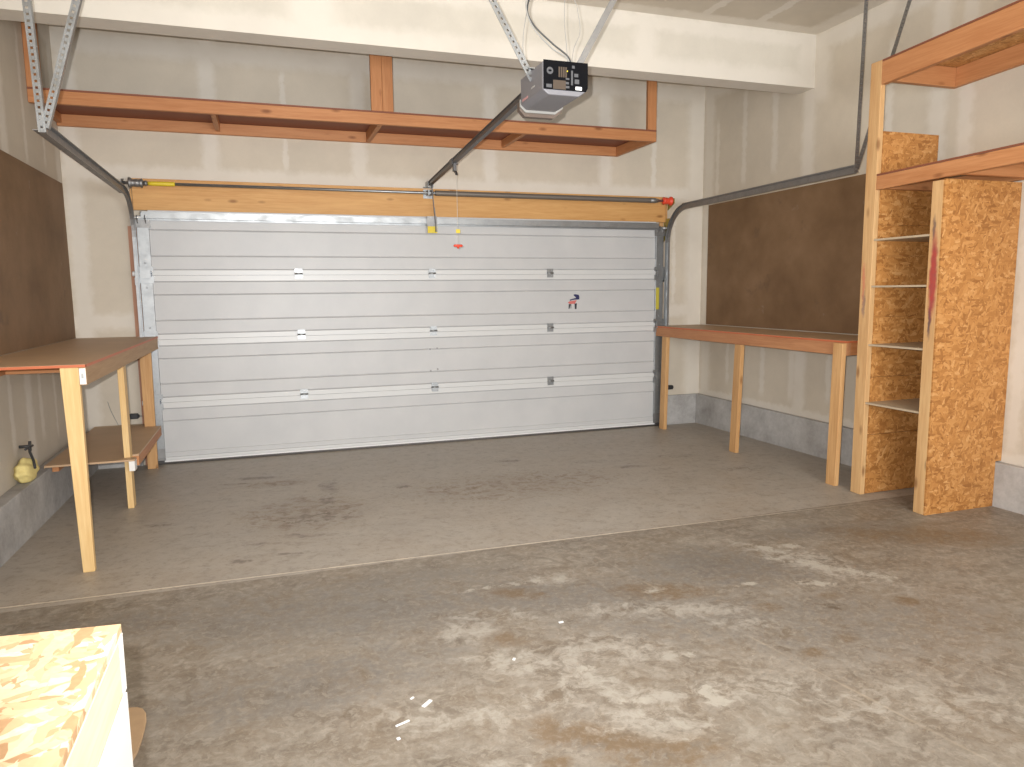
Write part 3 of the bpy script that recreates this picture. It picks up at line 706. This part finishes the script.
# ------------------------------------------------------------------ garage door opener
op = thing('garage_door_opener', 'grey ceiling hung door opener with black rear panel and long rail', 'door opener', (-.03, -3.12, 2.56))
x0, x1, yr0, yf0, zb, zt = -.142, .098, -3.285, -2.955, 2.405, 2.548
ch = .03
prof = [(x0, zt), (x0, zb+.012), (x0+ch, zb-.012), (x1-ch-.015, zb-.012), (x1, zb+.02), (x1, zt)]
MB().prism(prof, yr0+.004, yf0, 'y').build('housing', M['opener_grey'], op, bevel=.006)
cx = (x0+x1)/2
MB().prism([(x0-.003, zb+.04), (x0-.003, zb+.004), (x0+ch-.002, zb-.024), (x1-ch-.013, zb-.024), (x1+.003, zb+.01), (x1+.003, zb+.04)], yf0-.002, yf0+.012, 'y').build('front_trim', M['lens'], op)
MB().prism([(x0-.001, zb+.03), (x0-.001, zb-.012), (x0+ch, zb-.042), (x1-ch-.015, zb-.042), (x1+.001, zb-.006), (x1+.001, zb+.03)], yf0+.0125, yf0+.05, 'y').build('front_cover', M['brown_cover'], op)
bp_ = MB().prism([(x0+.003, zt+.006), (x0+.003, zb+.012), (x1-.01, zb+.012), (x1, zb+.03), (x1, zt+.006)], yr0, yr0+.0035, 'y').build('back_panel', M['opener_black'], op)
def face(a, c, e, f, mat, name):   # mark on the rear face in fractions of its size
    w = x1-x0; h = zt-zb-.01
    return MB().box(x0+a*w, yr0-.0012, zb+.012+c*h, x0+e*w, yr0-.0001, zb+.012+f*h).build(name, M[mat], bp_)
cyl = MB()
for rr, n in ((.017, 18),):
    pts = [(x0+.036+math.cos(i/n*6.283)*rr, zt-.044+math.sin(i/n*6.283)*rr) for i in range(n)]
    cyl.prism(pts, yr0-.002, yr0-.0001, 'y')
cyl.build('round_badge', M['print_grey'], bp_)
MB().prism([(x0+.036+math.cos(i/12*6.283)*.009, zt-.044+math.sin(i/12*6.283)*.005) for i in range(12)], yr0-.003, yr0-.002, 'y').build('badge_print', M['opener_black'], bp_)
face(.07, .06, .19, .18, 'print_grey', 'small_label'); face(.22, .02, .50, .34, 'brown_print', 'warning_label')
for i in range(4): face(.34+.05*i, .45, .375+.05*i, .82, 'brown_print', 'vent_slot')
for i, (a, c, e, f) in enumerate(((.50, .08, .58, .16), (.50, .22, .57, .30), (.50, .38, .58, .44), (.62, .2, .66, .72), (.69, .5, .78, .62), (.70, .26, .8, .42), (.64, .8, .7, .9))): face(a, c, e, f, 'print_grey', 'printed_text')
face(.72, .04, .86, .16, 'white', 'white_sticker'); face(.515, .66, .545, .71, 'yellow', 'learn_button')
MB().box(x0-.0012, -3.07, 2.425, x0-.0001, -2.985, 2.437).build('side_label', M['pink'], op)
MB().box(x0-.0012, -3.17, 2.455, x0-.0001, -3.12, 2.462).build('side_label', M['lightgrey'], op)
# rail
ra, rb = Vector((0, -.075, 2.418)), Vector((-.025, -2.96, 2.548))
MB().bar(ra, rb, .032, .03, (1, 0, 0)).bar(ra+Vector((0, 0, .017)), rb+Vector((0, 0, .017)), .045, .006, (1, 0, 0)).build('rail', M['rail'], op)
MB().box(-.05, -.052, 2.39, .035, -.001, 2.396).box(-.028, -.11, 2.388, -.024, -.002, 2.44).box(.02, -.11, 2.388, .024, -.002, 2.44).tube([(-.03, -.09, 2.418), (.03, -.09, 2.418)], .007, 8).build('header_bracket', M['galv'], op)
d = (rb-ra); tr = ra + d*.312
MB().bar(tr-d*.014, tr+d*.014, .05, .045).box(tr.x-.012, tr.y-.05, tr.z-.075, tr.x+.012, tr.y-.01, tr.z-.01).bar((tr.x, tr.y-.03, tr.z-.06), (tr.x+.005, tr.y-.075, tr.z-.105), .018, .012).build('trolley', M['rail'], op)
MB().tube([(tr.x+.005, tr.y-.07, tr.z-.10), (tr.x+.007, tr.y-.07, 1.81)], .0016, 5).build('release_cord', M['cord_white'], op)
MB().box(tr.x-.01, tr.y-.078, 1.90, tr.x+.024, tr.y-.074, 1.93).build('cord_tag', M['yellow'], op)
hx, hy = tr.x+.007, tr.y-.07
MB().tube([(hx-.036, hy, 1.798), (hx-.03, hy, 1.802), (hx+.03, hy, 1.802), (hx+.036, hy, 1.798)], .01, 10, radii=[.006, .01, .01, .006]).tube([(hx, hy, 1.78), (hx, hy, 1.812)], .009, 8).build('release_handle', M['red_paint'], op)
# arm down to the door
MB().bar((-.002, -.15, 2.40), (.02, -.135, 2.15), .006, .022).bar((.018, -.137, 2.20), (.04, -.125, 1.985), .008, .024).build('door_arm', M['rail'], op)
MB().box(-.045, -.112, 2.035, .05, -.105, 2.125).box(.028, -.15, 1.985, .032, -.106, 2.06).build('door_bracket', M['galv_dull'], op)
MB().box(-.04, -.112, 1.975, .05, -.106, 2.035).build('bracket_pad', M['yellow'], op, label='yellow painted bracket plate')
# hanging irons and cables
angle_iron((-.135, -3.12, 2.50), (-.72, -3.12, ZC), (1, 0, 0), (0, 1, 0), .034).build('hanger_iron', M['galv'], op)
MB().bar((.085, -3.12, 2.53), (.65, -3.12, ZC), .032, .004, (1, 0, 0)).bar((.101, -3.105, 2.53), (.666, -3.105, ZC), .004, .03, (1, 0, 0)).build('hanger_iron', M['galv_dull'], op)
MB().box(-.16, -3.14, 2.552, .11, -3.10, 2.558).build('mounting_strap', M['galv'], op)
WX = 0
def curve(pts, r, mat, n=30):
    P = []
    pts = [Vector(p) + Vector((WX, 0, 0)) for p in pts]
    Q = [pts[0]*2-pts[1]] + pts + [pts[-1]*2-pts[-2]]
    for i in range(1, len(Q)-2):
        for k in range(n//2):
            u = k/(n//2); a, b_, c, e = Q[i-1:i+3]
            P.append(.5*((2*b_) + (c-a)*u + (2*a-5*b_+4*c-e)*u*u + (3*b_-a-3*c+e)*u**3))
    P.append(pts[-1])
    return MB().tube(P, r, 6)
Yw = -3.15; WX = .05
curve([(.02, Yw, 2.553), (.0, Yw, 2.62), (-.09, Yw, 2.68), (-.19, Yw, 2.76), (-.22, Yw, 2.84), (-.17, Yw, 2.98), (-.1, Yw, 3.2), (-.05, Yw, ZC)], .0045, None).build('power_cord', M['wire_dark'], op)
curve([(.01, Yw-.02, 2.553), (-.02, Yw-.02, 2.61), (-.1, Yw-.02, 2.65), (-.2, Yw-.02, 2.74), (-.235, Yw-.02, 2.84), (-.2, Yw-.02, 2.95), (-.14, Yw-.02, 3.2), (-.1, Yw-.02, ZC)], .0035, None).build('signal_wire', M['wire_grey'], op)
curve([(-.175, -3.1, 2.54), (-.23, -3.12, 2.62), (-.235, -3.13, 2.72), (-.215, -3.14, 2.86), (-.2, -3.15, 3.1), (-.16, -3.15, ZC)], .0022, None).build('signal_wire', M['wire_grey'], op)
curve([(.0, Yw, 2.553), (-.01, Yw, 2.68), (-.02, Yw, 2.8), (-.01, Yw, 3.1), (.03, Yw, ZC)], .002, None).build('signal_wire', M['wire_grey'], op)
curve([(.015, Yw, 2.553), (.03, Yw, 2.66), (.065, Yw, 2.75), (.05, Yw, 2.86), (.02, Yw, 3.0), (.06, Yw, ZC)], .002, None).build('signal_wire', M['wire_grey'], op)

WX = 0
# ------------------------------------------------------------------ small things on the walls
def sensor(x, z, sx, label):
    t = thing('safety_sensor', label, 'sensor', (x, -.06, z), 'photo eyes of the garage door')
    MB().box(x-.05, -.085, z-.022, x+.01, -.045, z+.022).tube([(x+.008, -.065, z), (x+.02, -.065, z)], .014, 12).build('sensor_body', M['black_plastic'], t, bevel=.004)
    MB().box(x-.045, -.045, z-.01, x+.035, -.0125, z-.006).build('sensor_bracket', M['galv_dull'], t)
sensor(-2.545, .435, 1, 'small black door sensor low on the wall left of the garage door')
sensor(2.56, .41, 1, 'small black door sensor low on the wall right of the garage door')
curve([(-2.765, -.004, .56), (-2.745, -.004, .48), (-2.70, -.004, .36), (-2.67, -.036, .3), (-2.6, -.036, .26)], .0025, None).build('sensor_wire', M['wire_grey'], label='thin grey wire hanging on the far wall behind the left bench', category='wire')
ft = thing('wall_pipe', 'dark pipe stub with cross handle in yellow foam on the left wall', 'pipe', (XL, -1.6, .42))
bm = bmesh.new(); bmesh.ops.create_icosphere(bm, subdivisions=4, radius=1)
for vtx in bm.verts:
    n = vtx.co.normalized(); k = 1 + .10*math.sin(5*n.x+2*n.z) * math.cos(4*n.y+1) + .06*math.sin(9*n.z+5*n.y)
    vtx.co = Vector((XL+.045 + n.x*.055*k, -1.70 + n.y*.12*k, .385 + n.z*.075*k))
mm = MB(); mm.bm.free(); mm.bm = bm
for f in bm.faces: f.smooth = True
mm.build('foam_lump', M['foam'], ft)
MB().tube([(XL+.11, -1.76, .41), (XL+.09, -1.70, .44), (XL+.06, -1.65, .49), (XL+.055, -1.63, .52)], .008, 8).build('pipe', M['wire_dark'], ft)
MB().tube([(XL+.06, -1.73, .52), (XL+.05, -1.55, .51)], .007, 8).tube([(XL+.055, -1.625, .49), (XL+.055, -1.615, .55)], .009, 8).tube([(XL+.001, -1.63, .52), (XL+.06, -1.63, .52)], .01, 8).build('cross_handle', M['wire_dark'], ft)

# ------------------------------------------------------------------ box in the foreground
HB = .95; bx, by = -1.709, -5.571
w = thing('storage_box', 'flash-lightened chipboard topped box with white side in the near left corner', 'box', (-2.1, -6.1, 0))
x_l = -2.87; y_n = -6.75; sk = .11   # far edge is a little out of square
MB().prism([(bx, by), (x_l, by+.12), (x_l, y_n), (bx, y_n)], HB-.012, HB, 'z').build('box_top', M['osb_flash_lit'], w)
MB().box(bx-.038, y_n, HB-.101, bx, by-.002, HB-.0125).build('side_rail', M['pale_rail'], w, bevel=.004)
MB().box(bx-.014, y_n, fz(-6.2)+.002, bx+.001, by-.001, HB-.107).build('side_board', M['white_board'], w)
MB().prism([(bx-.039, by-.003), (x_l+.002, by+.113), (x_l+.002, by+.095), (bx-.039, by-.022)], fz(-5.6)+.003, HB-.0125, 'z').build('back_board', M['osb_xz'], w)
MB().box(bx-.0012+.0012, by-.022, HB-.10, bx+.0012, by-.0015, HB-.013).build('corner_strip', M['white_board'], w)
MB().box(x_l, y_n, fz(-6.75)+.003, bx-.016, y_n+.018, HB-.0125).box(x_l, y_n+.02, fz(-6.2)+.003, x_l+.018, by+.09, HB-.0125).build('side_board', M['osb_xz'], w)
# scraps on the floor
bm = MB(); n = 28
pts = []
cxp, cyp = -2.0, -4.31
for i in range(n):
    a = i/n*2*math.pi; ca, sa = math.cos(a), math.sin(a)
    r_ = 1/(abs(ca)**3.2+abs(sa)**3.2)**(1/3.2)
    pts.append((cxp+ca*r_*.08, cyp+sa*r_*.18))
bm.prism(pts, fz(cyp)+.001, fz(cyp)+.012, 'z').build('cardboard_scrap', M['card'], bevel=.002, label='tan rounded scrap lying on the floor beside the foreground box', category='scrap')
def scrap(x, y, l, wd, a, label):
    dx, dy = math.cos(a)*l/2, math.sin(a)*l/2
    MB().bar((x-dx, y-dy, fz(y-dy)+.0025), (x+dx, y+dy, fz(y+dy)+.0025), wd, .003, (-dy, dx, 0)).build('paper_scrap', M['white'], label=label, category='scrap', group='white scraps on the floor')
scrap(-1.028, -4.435, .045, .013, .75, 'white paper bit on the near floor, thickest of the scraps')
scrap(-1.128, -4.522, .05, .006, .35, 'thin white sliver on the near floor below the thickest scrap')
scrap(-1.155, -4.60, .011, .01, .3, 'tiny white crumb on the floor just below the thin sliver')
scrap(-1.07, -4.385, .015, .006, .6, 'tiny white fleck on the floor above the thickest scrap')
scrap(-.36, -4.02, .02, .01, .1, 'white crumb on the stained floor nearest the middle joint')
scrap(-.65, -4.25, .014, .01, 1., 'small white crumb on the pale stained floor patch')

# ------------------------------------------------------------------ lamps: two unseen ceiling bulbs added for soft fill, and the camera's flash
for x, y, lab in ((-1.3, -5.6, 'round white lampholder with lit bulb on the ceiling, added out of view as fill, left'), (1.3, -5.6, 'round white lampholder with lit bulb on the ceiling, added out of view as fill, right')):
    t = thing('added_ceiling_lamp', lab, 'added ceiling lamp', (x, y, ZC), 'added fill bulbs on the ceiling')
    MB().tube([(x, y, ZC-.001), (x, y, ZC-.03), (x, y, ZC-.05)], .06, 24, radii=[.06, .055, .03]).build('lampholder', M['white'], t)
    MB().tube([(x, y, ZC-.05), (x, y, ZC-.07), (x, y, ZC-.1), (x, y, ZC-.13), (x, y, ZC-.15)], .03, 20, radii=[.014, .02, .032, .028, .008]).build('bulb', M['bulb'], t)
LIGHTS = True
def light(typ, name, loc, energy, col, **k):
    l = bpy.data.lights.new(name, typ); l.energy = energy; l.color = col
    for a, b_ in k.items(): setattr(l, a, b_)
    o = bpy.data.objects.new(name, l); o.location = loc; C.objects.link(o); return o

# ------------------------------------------------------------------ camera
f_px, yaw, pitch, roll = 721.75, .3268, -.1261, -.0109
cam_loc = Vector((-1.4833, -6.7198, 1.431))
cy_, sy_, cp_, sp_ = math.cos(yaw), math.sin(yaw), math.cos(pitch), math.sin(pitch)
fwd = Vector((sy_*cp_, cy_*cp_, sp_)); right = Vector((cy_, -sy_, 0)); up = right.cross(fwd)
r2 = math.cos(roll)*right + math.sin(roll)*up; u2 = -math.sin(roll)*right + math.cos(roll)*up
mw = Matrix((r2, u2, -fwd)).transposed().to_4x4(); mw.translation = cam_loc
cam = bpy.data.cameras.new('camera'); cam.lens = f_px/1024*36; cam.sensor_width = 36; cam.clip_start = .02
co = bpy.data.objects.new('camera', cam); co.matrix_world = mw; C.objects.link(co)
bpy.context.scene.camera = co

flash = light('SPOT', 'camera_flash', cam_loc + u2*.05 - r2*.05, 880, (1, 1, 1), shadow_soft_size=.012, spot_size=math.radians(108), spot_blend=1.)
fm = mw.copy(); fm.translation = cam_loc + u2*.05 - r2*.05; flash.matrix_world = fm @ Matrix.Rotation(math.radians(11), 4, 'X')
for x in (-1.3, 1.3):
    light('POINT', 'added_bulb_fill', (x, -5.6, ZC-.24), 26, (1, .93, .84), shadow_soft_size=.05)  # fill from the added, unseen ceiling bulbs
wl = light('AREA', 'added_window_fill', (.1, YB-.03, 1.6), 230, (.94, .975, 1), shape='RECTANGLE', size=2.8, size_y=1.15)  # soft fill light set in the added window
wl.rotation_euler = (math.radians(90), 0, 0)
w_ = bpy.data.worlds.new('world'); bpy.context.scene.world = w_; w_.use_nodes = True
w_.node_tree.nodes['Background'].inputs[0].default_value = (.5, .6, .8, 1); w_.node_tree.nodes['Background'].inputs[1].default_value = .2
vs = bpy.context.scene.view_settings
vs.view_transform = 'Standard'; vs.look = 'None'; vs.gamma = 1; vs.use_curve_mapping = False; vs.exposure = -.17
